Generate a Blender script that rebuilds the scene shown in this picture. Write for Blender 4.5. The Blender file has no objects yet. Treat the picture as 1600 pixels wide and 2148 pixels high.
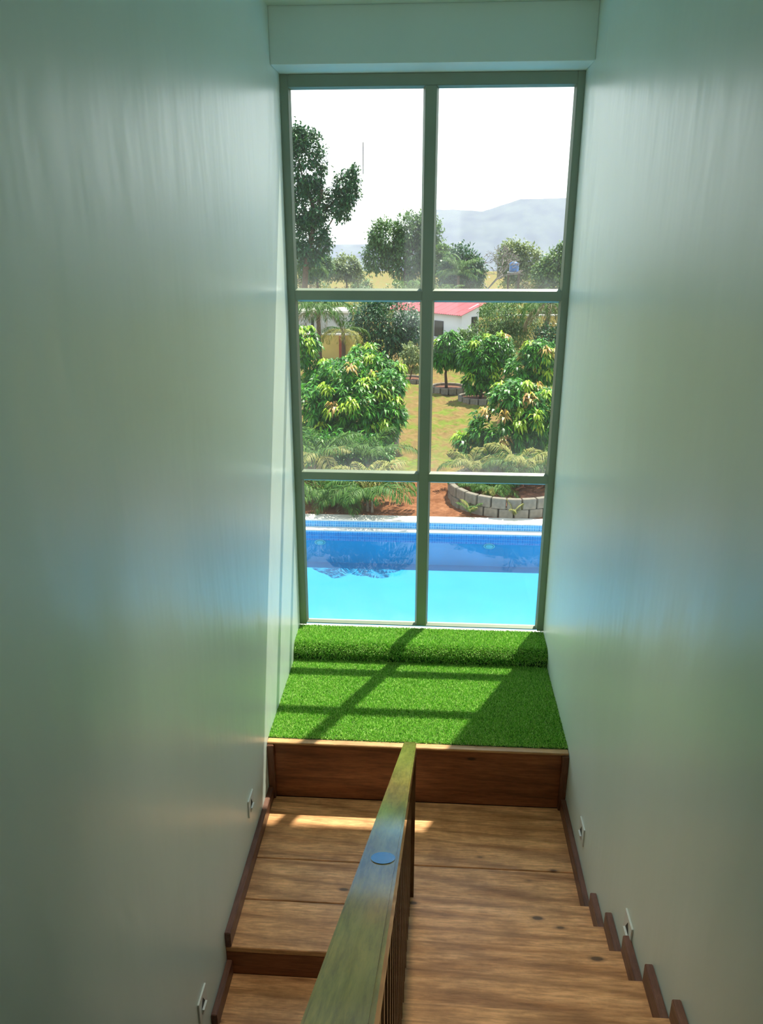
import bpy, bmesh, math, random
import numpy as np
from mathutils import Vector, Matrix

SC = bpy.context.scene
COL = SC.collection

# ------------------------------------------------------------------ camera
YAW, PITCH, ROLL = -0.0643, 0.3385, 0.0003
CAM = Vector((0.0496, -5.8048, 3.634))
fw = Vector((math.sin(YAW)*math.cos(PITCH), math.cos(YAW)*math.cos(PITCH), -math.sin(PITCH)))
r0 = Vector((math.cos(YAW), -math.sin(YAW), 0)); u0 = r0.cross(fw)
rt = math.cos(ROLL)*r0 + math.sin(ROLL)*u0; up = -math.sin(ROLL)*r0 + math.cos(ROLL)*u0
cd = bpy.data.cameras.new('camera'); cam = bpy.data.objects.new('camera', cd); COL.objects.link(cam)
cam.matrix_world = Matrix(((rt.x, up.x, -fw.x, CAM.x), (rt.y, up.y, -fw.y, CAM.y), (rt.z, up.z, -fw.z, CAM.z), (0, 0, 0, 1)))
cd.sensor_fit = 'HORIZONTAL'; cd.sensor_width = 36; cd.lens = 36*1638.7/1600
cd.clip_start = 0.02; cd.clip_end = 6000
SC.camera = cam

# ------------------------------------------------------------------ sky, sun, exposure
world = bpy.data.worlds.new('world'); SC.world = world; world.use_nodes = True
wn = world.node_tree.nodes; wl = world.node_tree.links
bg = wn['Background']
tc = wn.new('ShaderNodeTexCoord'); sx = wn.new('ShaderNodeSeparateXYZ'); cr = wn.new('ShaderNodeValToRGB')
wl.new(tc.outputs['Generated'], sx.inputs[0]); wl.new(sx.outputs['Z'], cr.inputs[0]); wl.new(cr.outputs[0], bg.inputs[0])
e = cr.color_ramp.elements
e[0].position = 0.0; e[0].color = (0.90, 0.95, 1.0, 1)        # hazy tropical sky: bright low down, bluer and dimmer overhead
e[1].position = 0.75; e[1].color = (0.28, 0.36, 0.46, 1)
bg.inputs[1].default_value = 1.9
sd = bpy.data.lights.new('sun', 'SUN'); sun = bpy.data.objects.new('sun', sd); COL.objects.link(sun)
sd.energy = 7.0; sd.angle = math.radians(0.6); sd.color = (1.0, 0.93, 0.80)
sun.rotation_euler = Vector((-0.51, -1.0, -2.62)).to_track_quat('-Z', 'Y').to_euler()
sun.location = (4, 8, 21)
SC.view_settings.view_transform = 'Standard'; SC.view_settings.look = 'None'
SC.view_settings.exposure = 0.45; SC.view_settings.gamma = 1.0; SC.view_settings.use_curve_mapping = False
SC.cycles.use_denoising = True
SC.cycles.sample_clamp_indirect = 6.0
SC.cycles.max_bounces = 10; SC.cycles.diffuse_bounces = 6; SC.cycles.transparent_max_bounces = 16

# ------------------------------------------------------------------ materials
def nodes(name):
    m = bpy.data.materials.new(name); m.use_nodes = True
    nt = m.node_tree
    return m, nt.nodes, nt.links, nt.nodes['Principled BSDF'], nt.nodes['Material Output']

def ramp(N, L, src, stops):
    r = N.new('ShaderNodeValToRGB'); L.new(src, r.inputs[0])
    el = r.color_ramp.elements
    while len(el) < len(stops): el.new(0.5)
    for i, (p, c) in enumerate(stops):
        el[i].position = p; el[i].color = (*c, 1) if len(c) == 3 else c
    return r.outputs[0]

def coords(N, L, scale=(1, 1, 1), rnd=0.0, kind='Object'):
    t = N.new('ShaderNodeTexCoord'); src = t.outputs[kind]
    if rnd:
        oi = N.new('ShaderNodeObjectInfo'); mu = N.new('ShaderNodeVectorMath'); mu.operation = 'SCALE'
        cx = N.new('ShaderNodeCombineXYZ')
        for i in range(3): L.new(oi.outputs['Random'], cx.inputs[i])
        L.new(cx.outputs[0], mu.inputs[0]); mu.inputs['Scale'].default_value = rnd
        ad = N.new('ShaderNodeVectorMath'); ad.operation = 'ADD'
        L.new(src, ad.inputs[0]); L.new(mu.outputs[0], ad.inputs[1]); src = ad.outputs[0]
    mp = N.new('ShaderNodeMapping'); L.new(src, mp.inputs[0]); mp.inputs['Scale'].default_value = scale
    return mp.outputs[0]

def noise(N, L, vec, scale, detail=4, rough=0.55, dist=0.0):
    n = N.new('ShaderNodeTexNoise'); L.new(vec, n.inputs['Vector'])
    n.inputs['Scale'].default_value = scale; n.inputs['Detail'].default_value = detail
    n.inputs['Roughness'].default_value = rough; n.inputs['Distortion'].default_value = dist
    return n.outputs[0]

def mix(N, L, fac, a, b, kind='MIX'):
    m = N.new('ShaderNodeMix'); m.data_type = 'RGBA'; m.blend_type = kind
    for sock, v in ((m.inputs[0], fac), (m.inputs[6], a), (m.inputs[7], b)):
        if isinstance(v, (int, float)): sock.default_value = v
        elif isinstance(v, tuple): sock.default_value = (*v, 1) if len(v) == 3 else v
        else: L.new(v, sock)
    return m.outputs[2]

def bump(N, L, P, h, strength, dist=0.01):
    b = N.new('ShaderNodeBump'); b.inputs['Strength'].default_value = strength; b.inputs['Distance'].default_value = dist
    L.new(h, b.inputs['Height']); L.new(b.outputs[0], P.inputs['Normal'])

def plain(name, c, rough=0.5, var=0.12, scale=6.0, metal=0.0, bmp=0.0, coat=0.0):
    m, N, L, P, O = nodes(name)
    v = coords(N, L); n = noise(N, L, v, scale)
    lo = tuple(max(0, x*(1-var)) for x in c); hi = tuple(min(1, x*(1+var)) for x in c)
    L.new(ramp(N, L, n, [(0.3, lo), (0.7, hi)]), P.inputs['Base Color'])
    P.inputs['Roughness'].default_value = rough; P.inputs['Metallic'].default_value = metal
    P.inputs['Coat Weight'].default_value = coat
    if bmp: bump(N, L, P, noise(N, L, v, scale*8), bmp, 0.01)
    return m

def wood(name, axis, dark, light, rough=0.4, knots=True, coat=0.0, coat_rough=0.12, wear=0.3, spec=0.5, bmp=0.25, figure=0.3):
    m, N, L, P, O = nodes(name)
    s = [9.0, 9.0, 9.0]; s[axis] = 0.9
    v = coords(N, L, tuple(s), 7.3)
    g1 = noise(N, L, v, 1.6, 6, 0.6, 0.6)
    g2 = noise(N, L, v, 9.0, 4, 0.7, 0.2)
    mid = tuple((a+b)/2 for a, b in zip(dark, light))
    c = ramp(N, L, g1, [(0.28, dark), (0.5, mid), (0.72, light)])
    fine = ramp(N, L, g2, [(0.35, (0.55, 0.50, 0.45)), (0.6, (1.1, 1.08, 1.06))])
    c = mix(N, L, 0.75, c, fine, 'MULTIPLY')
    # growth-ring figure running along the board
    wv = N.new('ShaderNodeTexWave'); wv.wave_type = 'BANDS'; wv.bands_direction = 'DIAGONAL'
    L.new(v, wv.inputs['Vector']); wv.inputs['Scale'].default_value = 0.55; wv.inputs['Distortion'].default_value = 9.0
    wv.inputs['Detail'].default_value = 3.0; wv.inputs['Detail Scale'].default_value = 0.6
    fig = ramp(N, L, wv.outputs[0], [(0.0, (0.42, 0.36, 0.30)), (0.22, (0.9, 0.88, 0.86)), (0.7, (1.05, 1.05, 1.05))])
    c = mix(N, L, figure, c, fig, 'MULTIPLY')
    # blotches of wear
    v2 = coords(N, L, (1, 1, 1), 3.1)
    w = ramp(N, L, noise(N, L, v2, 5.0, 6, 0.65), [(0.42, (0, 0, 0)), (0.7, (1, 1, 1))])
    wm = N.new('ShaderNodeMath'); wm.operation = 'MULTIPLY'; L.new(w, wm.inputs[0]); wm.inputs[1].default_value = wear
    c = mix(N, L, wm.outputs[0], c, tuple(min(1, x*0.45) for x in dark))
    if knots:
        ks = [6.5, 6.5, 6.5]; ks[axis] = 2.6
        kv = coords(N, L, tuple(ks), 5.7)
        vo = N.new('ShaderNodeTexVoronoi'); L.new(kv, vo.inputs['Vector']); vo.inputs['Scale'].default_value = 1.0
        k = ramp(N, L, vo.outputs['Distance'], [(0.0, (1, 1, 1)), (0.06, (0.95, 0.95, 0.95)), (0.085, (0.35, 0.35, 0.35)), (0.13, (0, 0, 0))])
        sel = N.new('ShaderNodeSeparateColor'); L.new(vo.outputs['Color'], sel.inputs[0])
        gt = N.new('ShaderNodeMath'); gt.operation = 'GREATER_THAN'; L.new(sel.outputs[0], gt.inputs[0]); gt.inputs[1].default_value = 0.48
        mu = N.new('ShaderNodeMath'); mu.operation = 'MULTIPLY'; L.new(k, mu.inputs[0]); L.new(gt.outputs[0], mu.inputs[1])
        c = mix(N, L, mu.outputs[0], c, tuple(x*0.16 for x in mid))
    L.new(c, P.inputs['Base Color'])
    L.new(ramp(N, L, g1, [(0.3, (rough*1.2,)*3), (0.7, (rough*0.8,)*3)]), P.inputs['Roughness'])
    P.inputs['Coat Weight'].default_value = coat; P.inputs['Coat Roughness'].default_value = coat_rough
    P.inputs['Specular IOR Level'].default_value = spec
    bump(N, L, P, g2, bmp, 0.002)
    return m

def leafy(name, cols, rough=0.42, trans=0.28, spec=0.5):
    m, N, L, P, O = nodes(name)
    g = N.new('ShaderNodeNewGeometry')
    n = len(cols)
    c = ramp(N, L, g.outputs['Random Per Island'], [(i/(n-1) if n > 1 else 0, cc) for i, cc in enumerate(cols)])
    L.new(c, P.inputs['Base Color']); P.inputs['Roughness'].default_value = rough
    P.inputs['Specular IOR Level'].default_value = spec
    t = N.new('ShaderNodeBsdfTranslucent'); tcol = mix(N, L, 1.0, c, (1.0, 1.0, 0.45), 'MULTIPLY'); L.new(tcol, t.inputs[0])
    mx = N.new('ShaderNodeMixShader'); mx.inputs[0].default_value = trans
    L.new(P.outputs[0], mx.inputs[1]); L.new(t.outputs[0], mx.inputs[2]); L.new(mx.outputs[0], O.inputs[0])
    return m

M = {}
# satin-painted plaster: slightly uneven so that the window smears in it
def wall_paint():
    m, N, L, P, O = nodes('wall_paint')
    v = coords(N, L, (1, 1, 0.5))
    n = noise(N, L, v, 1.3, 3, 0.5)
    L.new(ramp(N, L, n, [(0.3, (0.69, 0.80, 0.72)), (0.7, (0.75, 0.85, 0.78))]), P.inputs['Base Color'])
    P.inputs['Roughness'].default_value = 0.34
    P.inputs['Specular IOR Level'].default_value = 0.6
    b1 = noise(N, L, coords(N, L, (1, 1, 0.35)), 2.6, 3, 0.5)
    bump(N, L, P, b1, 0.35, 0.05)
    return m
M['wall'] = wall_paint()
M['ceil'] = plain('ceiling_paint', (0.66, 0.78, 0.70), 0.55, 0.05, 2)
M['facade'] = plain('facade_paint', (0.75, 0.74, 0.70), 0.7, 0.08, 2)
M['floorx'] = wood('floor_wood', 0, (0.50, 0.225, 0.08), (0.98, 0.565, 0.27), 0.33, wear=0.5, figure=0.55)
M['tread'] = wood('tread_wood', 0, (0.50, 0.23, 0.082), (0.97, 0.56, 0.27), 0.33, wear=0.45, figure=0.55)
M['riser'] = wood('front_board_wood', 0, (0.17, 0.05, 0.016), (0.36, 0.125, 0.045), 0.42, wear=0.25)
M['trimx'] = wood('trim_wood', 0, (0.55, 0.30, 0.12), (0.68, 0.40, 0.18), 0.4, knots=False, wear=0.1)
M['trimz'] = wood('side_trim_wood', 2, (0.13, 0.05, 0.025), (0.22, 0.09, 0.045), 0.4, knots=False, wear=0.2)
M['skirt'] = wood('skirting_wood', 1, (0.13, 0.055, 0.035), (0.24, 0.115, 0.075), 0.4, knots=False, wear=0.5)
M['rail'] = wood('handrail_varnish', 0, (0.70, 0.44, 0.085), (0.86, 0.58, 0.16), 0.42, knots=False, coat=0.75, spec=0.3, coat_rough=0.08, wear=0.15, bmp=0.06)
M['railside'] = wood('baluster_wood', 2, (0.115, 0.055, 0.022), (0.22, 0.11, 0.047), 0.22, knots=False, wear=0.2, bmp=0.05)
M['disc'] = plain('dark_gloss_disc', (0.10, 0.07, 0.03), 0.15, 0.1, 30, coat=1.0)
M['frame'] = plain('window_frame_enamel', (0.25, 0.305, 0.225), 0.32, 0.05, 3)
M['plate'] = plain('white_plastic', (0.70, 0.74, 0.69), 0.3, 0.03, 10)
M['dark'] = plain('dark_recess', (0.012, 0.012, 0.012), 0.6, 0.1, 10)
M['scratch'] = plain('scratch', (0.05, 0.05, 0.06), 0.6, 0.1, 10)
M['turf_base'] = plain('turf_backing', (0.012, 0.045, 0.010), 0.9, 0.2, 30)
M['blade'] = leafy('turf_blades', [(0.10, 0.40, 0.03), (0.32, 0.70, 0.07), (0.78, 0.98, 0.36), (0.20, 0.58, 0.05), (0.03, 0.16, 0.015)], 0.45, 0.10, 0.4)

def glass():
    m, N, L, P, O = nodes('window_glass')
    N.remove(P)
    t = N.new('ShaderNodeBsdfTransparent'); t.inputs[0].default_value = (0.95, 0.985, 0.97, 1)
    g = N.new('ShaderNodeBsdfGlossy'); g.inputs['Roughness'].default_value = 0.03
    f = N.new('ShaderNodeFresnel'); f.inputs[0].default_value = 1.45
    mx = N.new('ShaderNodeMixShader'); L.new(f.outputs[0], mx.inputs[0]); L.new(t.outputs[0], mx.inputs[1]); L.new(g.outputs[0], mx.inputs[2])
    # dust gathered along the lower edge of each pane
    d = N.new('ShaderNodeBsdfTranslucent'); d.inputs[0].default_value = (0.9, 0.95, 0.92, 1)
    tc = N.new('ShaderNodeTexCoord'); sp = N.new('ShaderNodeSeparateXYZ'); L.new(tc.outputs['Generated'], sp.inputs[0])
    low = ramp(N, L, sp.outputs['Z'], [(0.0, (1, 1, 1)), (0.10, (0.35,)*3), (0.28, (0, 0, 0))])
    n = noise(N, L, coords(N, L, (1, 1, 1), 4.0), 7.0, 5, 0.6)
    mu = N.new('ShaderNodeMath'); mu.operation = 'MULTIPLY'; L.new(low, mu.inputs[0]); L.new(n, mu.inputs[1])
    m2 = N.new('ShaderNodeMath'); m2.operation = 'MULTIPLY_ADD'; L.new(mu.outputs[0], m2.inputs[0]); m2.inputs[1].default_value = 0.15; m2.inputs[2].default_value = 0.012
    m3 = N.new('ShaderNodeMixShader'); L.new(m2.outputs[0], m3.inputs[0]); L.new(mx.outputs[0], m3.inputs[1]); L.new(d.outputs[0], m3.inputs[2])
    L.new(m3.outputs[0], O.inputs[0])
    return m
M['glass'] = glass()

def water():
    m, N, L, P, O = nodes('pool_water')
    N.remove(P)
    t = N.new('ShaderNodeBsdfTransparent'); t.inputs[0].default_value = (0.62, 0.93, 1.0, 1)
    g = N.new('ShaderNodeBsdfGlossy'); g.inputs['Roughness'].default_value = 0.02
    f = N.new('ShaderNodeFresnel'); f.inputs[0].default_value = 1.24
    b = N.new('ShaderNodeBump'); b.inputs['Strength'].default_value = 0.05; b.inputs['Distance'].default_value = 0.05
    L.new(noise(N, L, coords(N, L), 1.8, 3), b.inputs['Height'])
    L.new(b.outputs[0], g.inputs['Normal']); L.new(b.outputs[0], f.inputs['Normal'])
    mx = N.new('ShaderNodeMixShader'); L.new(f.outputs[0], mx.inputs[0]); L.new(t.outputs[0], mx.inputs[1]); L.new(g.outputs[0], mx.inputs[2])
    L.new(mx.outputs[0], O.inputs[0])
    return m
M['water'] = water()
M['pool_floor'] = plain('pool_floor', (0.03, 0.29, 0.50), 0.6, 0.05, 1.0)
M['pool_wall'] = plain('pool_wall', (0.0, 0.42, 0.66), 0.5, 0.08, 1.5)
M['coping'] = plain('white_coping', (0.70, 0.67, 0.60), 0.6, 0.08, 5)
def mosaic():
    m, N, L, P, O = nodes('blue_mosaic')
    b = N.new('ShaderNodeTexBrick'); v = coords(N, L, (1, 1, 1))
    rot = N.new('ShaderNodeVectorMath'); rot.operation = 'MULTIPLY_ADD'
    sp = N.new('ShaderNodeSeparateXYZ'); cb = N.new('ShaderNodeCombineXYZ'); L.new(v, sp.inputs[0])
    L.new(sp.outputs[0], cb.inputs[0]); L.new(sp.outputs[2], cb.inputs[1]); L.new(cb.outputs[0], b.inputs['Vector'])
    b.offset = 0.0; b.inputs['Scale'].default_value = 1.0
    b.inputs['Brick Width'].default_value = 0.055; b.inputs['Row Height'].default_value = 0.055
    b.inputs['Mortar Size'].default_value = 0.004
    b.inputs['Color1'].default_value = (0.03, 0.22, 0.55, 1); b.inputs['Color2'].default_value = (0.05, 0.32, 0.66, 1)
    b.inputs['Mortar'].default_value = (0.25, 0.55, 0.80, 1)
    L.new(b.outputs[0], P.inputs['Base Color']); P.inputs['Roughness'].default_value = 0.25
    return m
M['mosaic'] = mosaic()

def ground_mat():
    m, N, L, P, O = nodes('garden_soil_and_lawn')
    v = coords(N, L)
    big = noise(N, L, v, 0.35, 5, 0.6); fine = noise(N, L, v, 5.0, 6, 0.7); mid_ = noise(N, L, v, 1.2, 5, 0.65)
    red = ramp(N, L, fine, [(0.3, (0.12, 0.045, 0.02)), (0.55, (0.25, 0.105, 0.05)), (0.75, (0.35, 0.17, 0.09))])
    tan = ramp(N, L, fine, [(0.3, (0.16, 0.105, 0.04)), (0.6, (0.245, 0.165, 0.065)), (0.8, (0.32, 0.235, 0.11))])
    grn = ramp(N, L, fine, [(0.3, (0.09, 0.13, 0.02)), (0.7, (0.19, 0.24, 0.04))])
    lawn = mix(N, L, ramp(N, L, mid_, [(0.46, (0, 0, 0)), (0.60, (1, 1, 1))]), tan, grn)
    sp = N.new('ShaderNodeSeparateXYZ'); L.new(v, sp.inputs[0])
    wob = N.new('ShaderNodeMath'); wob.operation = 'MULTIPLY_ADD'; L.new(big, wob.inputs[0]); wob.inputs[1].default_value = 3.0; L.new(sp.outputs[1], wob.inputs[2])
    mr = N.new('ShaderNodeMapRange'); L.new(wob.outputs[0], mr.inputs[0]); mr.inputs[1].default_value = 15.2; mr.inputs[2].default_value = 16.6
    c = mix(N, L, mr.outputs[0], red, lawn)
    L.new(c, P.inputs['Base Color']); P.inputs['Roughness'].default_value = 0.95
    P.inputs['Specular IOR Level'].default_value = 0.1
    bump(N, L, P, fine, 0.8, 0.06)
    return m
M['ground'] = ground_mat()
M['hill'] = plain('hill_scrub', (0.10, 0.12, 0.08), 0.95, 0.3, 0.02)
M['block'] = plain('concrete_block', (0.20, 0.175, 0.135), 0.9, 0.25, 9, bmp=0.4)
M['soil'] = plain('dark_red_soil', (0.16, 0.065, 0.035), 0.95, 0.45, 9, bmp=0.8)
M['bark'] = plain('bark', (0.10, 0.065, 0.04), 0.9, 0.35, 8, bmp=0.6)
M['palebark'] = plain('pale_bark', (0.19, 0.16, 0.11), 0.9, 0.3, 8, bmp=0.5)
M['twig'] = plain('dry_twigs', (0.26, 0.22, 0.20), 0.9, 0.25, 8)
M['mango'] = leafy('mango_leaves', [(0.012, 0.085, 0.008), (0.03, 0.17, 0.012), (0.06, 0.28, 0.02), (0.13, 0.38, 0.03), (0.02, 0.11, 0.010)], 0.40, 0.28)
M['flush'] = leafy('young_mango_leaves', [(0.30, 0.50, 0.035), (0.46, 0.60, 0.05), (0.22, 0.42, 0.03)], 0.4, 0.35)
M['flush_red'] = leafy('coppery_young_leaves', [(0.55, 0.33, 0.10), (0.55, 0.45, 0.12), (0.50, 0.24, 0.10)], 0.4, 0.35)
M['darkleaf'] = leafy('dark_leaves', [(0.015, 0.06, 0.025), (0.03, 0.11, 0.04), (0.06, 0.17, 0.055)], 0.4, 0.2)
M['midleaf'] = leafy('mid_leaves', [(0.04, 0.11, 0.03), (0.09, 0.20, 0.05), (0.16, 0.28, 0.09)], 0.5, 0.25)
M['oliveleaf'] = leafy('olive_leaves', [(0.05, 0.12, 0.03), (0.11, 0.22, 0.05), (0.22, 0.34, 0.09)], 0.5, 0.25)
M['paleleaf'] = leafy('pale_leaves', [(0.14, 0.20, 0.07), (0.22, 0.29, 0.11), (0.30, 0.36, 0.16)], 0.55, 0.25)
M['frond'] = leafy('palm_fronds', [(0.025, 0.085, 0.012), (0.06, 0.15, 0.02), (0.13, 0.23, 0.045)], 0.55, 0.25, 0.22)
M['frond_y'] = leafy('yellow_palm_fronds', [(0.27, 0.27, 0.06), (0.36, 0.34, 0.11), (0.18, 0.24, 0.05)], 0.55, 0.3, 0.22)
M['frond_d'] = leafy('dry_palm_fronds', [(0.20, 0.16, 0.07), (0.14, 0.12, 0.05), (0.27, 0.22, 0.11)], 0.6, 0.2)
M['housewall'] = plain('lime_washed_wall', (0.66, 0.70, 0.76), 0.8, 0.04, 2)
M['roof'] = plain('red_roof_sheet', (0.42, 0.12, 0.135), 0.85, 0.15, 3)
M['roof'].node_tree.nodes['Principled BSDF'].inputs['Specular IOR Level'].default_value = 0.15
M['yellow'] = plain('yellow_ochre_paint', (0.55, 0.42, 0.13), 0.8, 0.1, 2)
M['grey'] = plain('grey_render', (0.42, 0.44, 0.45), 0.8, 0.08, 2)
M['redpaint'] = plain('red_oxide_paint', (0.28, 0.05, 0.03), 0.6, 0.15, 4)
M['tank'] = plain('blue_tank_plastic', (0.05, 0.16, 0.42), 0.45, 0.1, 4)
M['winglass'] = plain('dark_pane', (0.03, 0.035, 0.04), 0.15, 0.1, 3)
M['lamp_metal'] = plain('lamp_shell', (0.7, 0.7, 0.68), 0.4, 0.03, 5)

# ------------------------------------------------------------------ helpers
def link(o, parent=None):
    COL.objects.link(o)
    if parent is not None: o.parent = parent
    return o

def tag(o, label=None, cat=None, group=None, kind=None):
    if label: o['label'] = label
    if cat: o['category'] = cat
    if group: o['group'] = group
    if kind: o['kind'] = kind
    return o

def empty(name, loc=(0, 0, 0), rz=0.0):
    o = bpy.data.objects.new(name, None); COL.objects.link(o); o.empty_display_size = 0.1
    o.location = loc; o.rotation_euler = (0, 0, rz)
    return o

def from_bm(name, bm, m, parent=None, smooth=False):
    me = bpy.data.meshes.new(name); bm.to_mesh(me); bm.free()
    for x in (m if isinstance(m, (list, tuple)) else [m]): me.materials.append(x)
    if smooth:
        for p in me.polygons: p.use_smooth = True
    return link(bpy.data.objects.new(name, me), parent)

def add_box(bm, x0, x1, y0, y1, z0, z1, bev=0.0, mat=None):
    r = bmesh.ops.create_cube(bm, size=1.0)
    T = Matrix.Translation(((x0+x1)/2, (y0+y1)/2, (z0+z1)/2)) @ Matrix.Diagonal((x1-x0, y1-y0, z1-z0, 1))
    if mat is not None: T = mat @ T
    bmesh.ops.transform(bm, matrix=T, verts=r['verts'])
    if bev:
        es = list({e for v in r['verts'] for e in v.link_edges})
        bmesh.ops.bevel(bm, geom=es, offset=bev, segments=2, affect='EDGES', clamp_overlap=True)

def box(name, x0, x1, y0, y1, z0, z1, m, parent=None, bev=0.0, mat=None):
    bm = bmesh.new(); add_box(bm, x0, x1, y0, y1, z0, z1, bev, mat)
    return from_bm(name, bm, m, parent)

def prism_x(name, prof, x0, x1, m, parent=None):
    """profile in (y, z) extruded along x"""
    bm = bmesh.new()
    a = [bm.verts.new((x0, y, z)) for y, z in prof]; b = [bm.verts.new((x1, y, z)) for y, z in prof]
    bm.faces.new(a); bm.faces.new(b[::-1])
    n = len(prof)
    for i in range(n): bm.faces.new((a[i], b[i], b[(i+1) % n], a[(i+1) % n]))
    bmesh.ops.recalc_face_normals(bm, faces=bm.faces)
    return from_bm(name, bm, m, parent)

def np_mesh(name, V, F, m, parent=None, smooth=False):
    """V (n,3), F (k,3|4) arrays"""
    V = np.asarray(V, np.float32); F = np.asarray(F, np.int32); k = F.shape[1]
    me = bpy.data.meshes.new(name)
    me.vertices.add(len(V)); me.vertices.foreach_set('co', V.ravel())
    me.loops.add(F.size); me.loops.foreach_set('vertex_index', F.ravel())
    me.polygons.add(len(F)); me.polygons.foreach_set('loop_start', np.arange(len(F), dtype=np.int32)*k)
    me.polygons.foreach_set('loop_total', np.full(len(F), k, np.int32))
    me.materials.append(m); me.update(calc_edges=True); me.validate()
    if smooth: me.polygons.foreach_set('use_smooth', np.ones(len(F), bool))
    return link(bpy.data.objects.new(name, me), parent)

def nrm(a): return a/np.maximum(np.linalg.norm(a, axis=-1, keepdims=True), 1e-9)

def leaves(P, D, Ln, Wd, droop, rng):
    """folded drooping leaves: base, two mids, tip. returns V, F"""
    n = len(P); D = nrm(D)
    ref = np.tile(np.array([0, 0, 1.0]), (n, 1)) + rng.normal(0, 0.25, (n, 3))
    S = nrm(np.cross(D, ref)); mid = P + D*(Ln*0.5)[:, None]
    D2 = D.copy(); D2[:, 2] -= droop; D2 = nrm(D2)
    tip = mid + D2*(Ln*0.5)[:, None]
    V = np.stack([P, mid + S*(Wd*0.5)[:, None], mid - S*(Wd*0.5)[:, None], tip], 1).reshape(-1, 3)
    b = np.arange(n)[:, None]*4
    F = np.concatenate([b + np.array([[0, 1, 2]]), b + np.array([[1, 3, 2]])], 0)
    return V, F

def tube(bm, pts, radii, seg=6):
    rings = []
    pts = [Vector(p) for p in pts]
    for i, p in enumerate(pts):
        d = (pts[min(i+1, len(pts)-1)] - pts[max(i-1, 0)]).normalized()
        a = d.orthogonal().normalized(); b = d.cross(a)
        rings.append([bm.verts.new(p + (a*math.cos(t) + b*math.sin(t))*radii[i]) for t in [2*math.pi*k/seg for k in range(seg)]])
    for r1, r2 in zip(rings, rings[1:]):
        best = min(range(seg), key=lambda s: sum((r1[k].co - r2[(k+s) % seg].co).length for k in range(seg)))
        for k in range(seg):
            bm.faces.new((r1[k], r1[(k+1) % seg], r2[(k+1+best) % seg], r2[(k+best) % seg]))
    bm.faces.new(rings[0][::-1]); bm.faces.new(rings[-1])

def blob_points(blobs, n, rng, lo=0.55, hi=1.02, bias=2.2):
    """points filling a union of ellipsoids, denser to the outside; returns points and outward directions"""
    vol = np.array([b[3]*b[4]*b[5] for b in blobs])**0.7; vol = vol/vol.sum()
    idx = rng.choice(len(blobs), n, p=vol)
    B = np.array(blobs)[idx]
    d = nrm(rng.normal(0, 1, (n, 3)))
    r = lo + (hi-lo)*rng.random(n)**(1/bias)
    return B[:, :3] + d*B[:, 3:6]*r[:, None], d

def trunk(parent, base, top, r0, branches, m, rng):
    bm = bmesh.new()
    b, t = Vector(base), Vector(top)
    mid = b.lerp(t, 0.5) + Vector((rng.normal(0, 0.05), rng.normal(0, 0.05), 0))*(t-b).length
    tube(bm, [b, mid, t], [r0, r0*0.75, r0*0.5], 8)
    for q in branches:
        q = Vector(q); s = b.lerp(t, 0.55 + 0.4*rng.random())
        k = s.lerp(q, 0.5) + Vector((0, 0, -0.08*(q-s).length))
        tube(bm, [s, k, q], [r0*0.4, r0*0.25, r0*0.08], 5)
    return from_bm('trunk', bm, m, parent, True)

def rosette(c, out, n, L0, W0, rng, spread=(0.5, 1.15)):
    """whorl of drooping mango leaves round a shoot tip"""
    out = Vector(out).normalized(); a = out.orthogonal().normalized(); b = out.cross(a)
    ph = np.arange(n)*2.39996 + rng.random()*6
    el = rng.uniform(spread[0], spread[1], n)
    A, Bv, Ov = np.array(a), np.array(b), np.array(out)
    D = (np.cos(ph)[:, None]*A + np.sin(ph)[:, None]*Bv)*np.sin(el)[:, None]*1.2 + Ov*np.cos(el)[:, None]
    D[:, 2] -= 0.15
    P = np.array(c) - Ov*rng.uniform(0, L0*0.45, n)[:, None]
    return P, D, L0*rng.uniform(0.75, 1.2, n), W0*rng.uniform(0.8, 1.2, n)

def mango_tree(label, base, blobs, shoots, flushes, seed, leaf=0.31, red=0.3, group=None, name='mango_tree'):
    rng = np.random.default_rng(seed)
    t = empty(name, base); tag(t, label, 'tree', group)
    bl = [tuple(np.array(b[:3]) - np.array(base)) + tuple(b[3:]) for b in blobs]
    top = np.mean([b[:3] for b in bl], 0)
    trunk(t, (0, 0, 0), top, 0.07, [b[:3] for b in bl], M['bark'], rng)
    C, D = blob_points(bl, shoots, rng, 0.45, 1.0, 2.5)
    D = D.copy(); D[:, 2] += 0.35
    PP, DD, LL, WW = [], [], [], []
    for c, d in zip(C, D):
        p, dd, l, w = rosette(c, d, int(rng.integers(11, 16)), leaf, leaf*0.23, rng)
        PP.append(p); DD.append(dd); LL.append(l); WW.append(w)
    V, F = leaves(np.concatenate(PP), np.concatenate(DD), np.concatenate(LL), np.concatenate(WW), 0.9, rng)
    tag(np_mesh('foliage', V, F, M['mango'], t), kind='stuff')
    # flushes of young leaves at the ends of the shoots
    C, D = blob_points(bl, flushes*3, rng, 0.98, 1.06, 1)
    ok = [i for i in range(len(C)) if D[i][2] > -0.15 and D[i][1] < 0.45][:flushes]
    for i in ok:
        d = D[i].copy(); d[2] += 0.5
        p, dd, l, w = rosette(C[i], d, 20, leaf*1.1, leaf*0.24, rng, (0.2, 1.3))
        V, F = leaves(p, dd, l, w, 1.4, rng)
        isr = rng.random() < red*0.6
        o = np_mesh('young_leaves', V, F, M['flush_red' if isr else 'flush'], t)
        tag(o, 'coppery young leaf flush' if isr else 'yellow-green young leaf flush')
    return t

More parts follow.
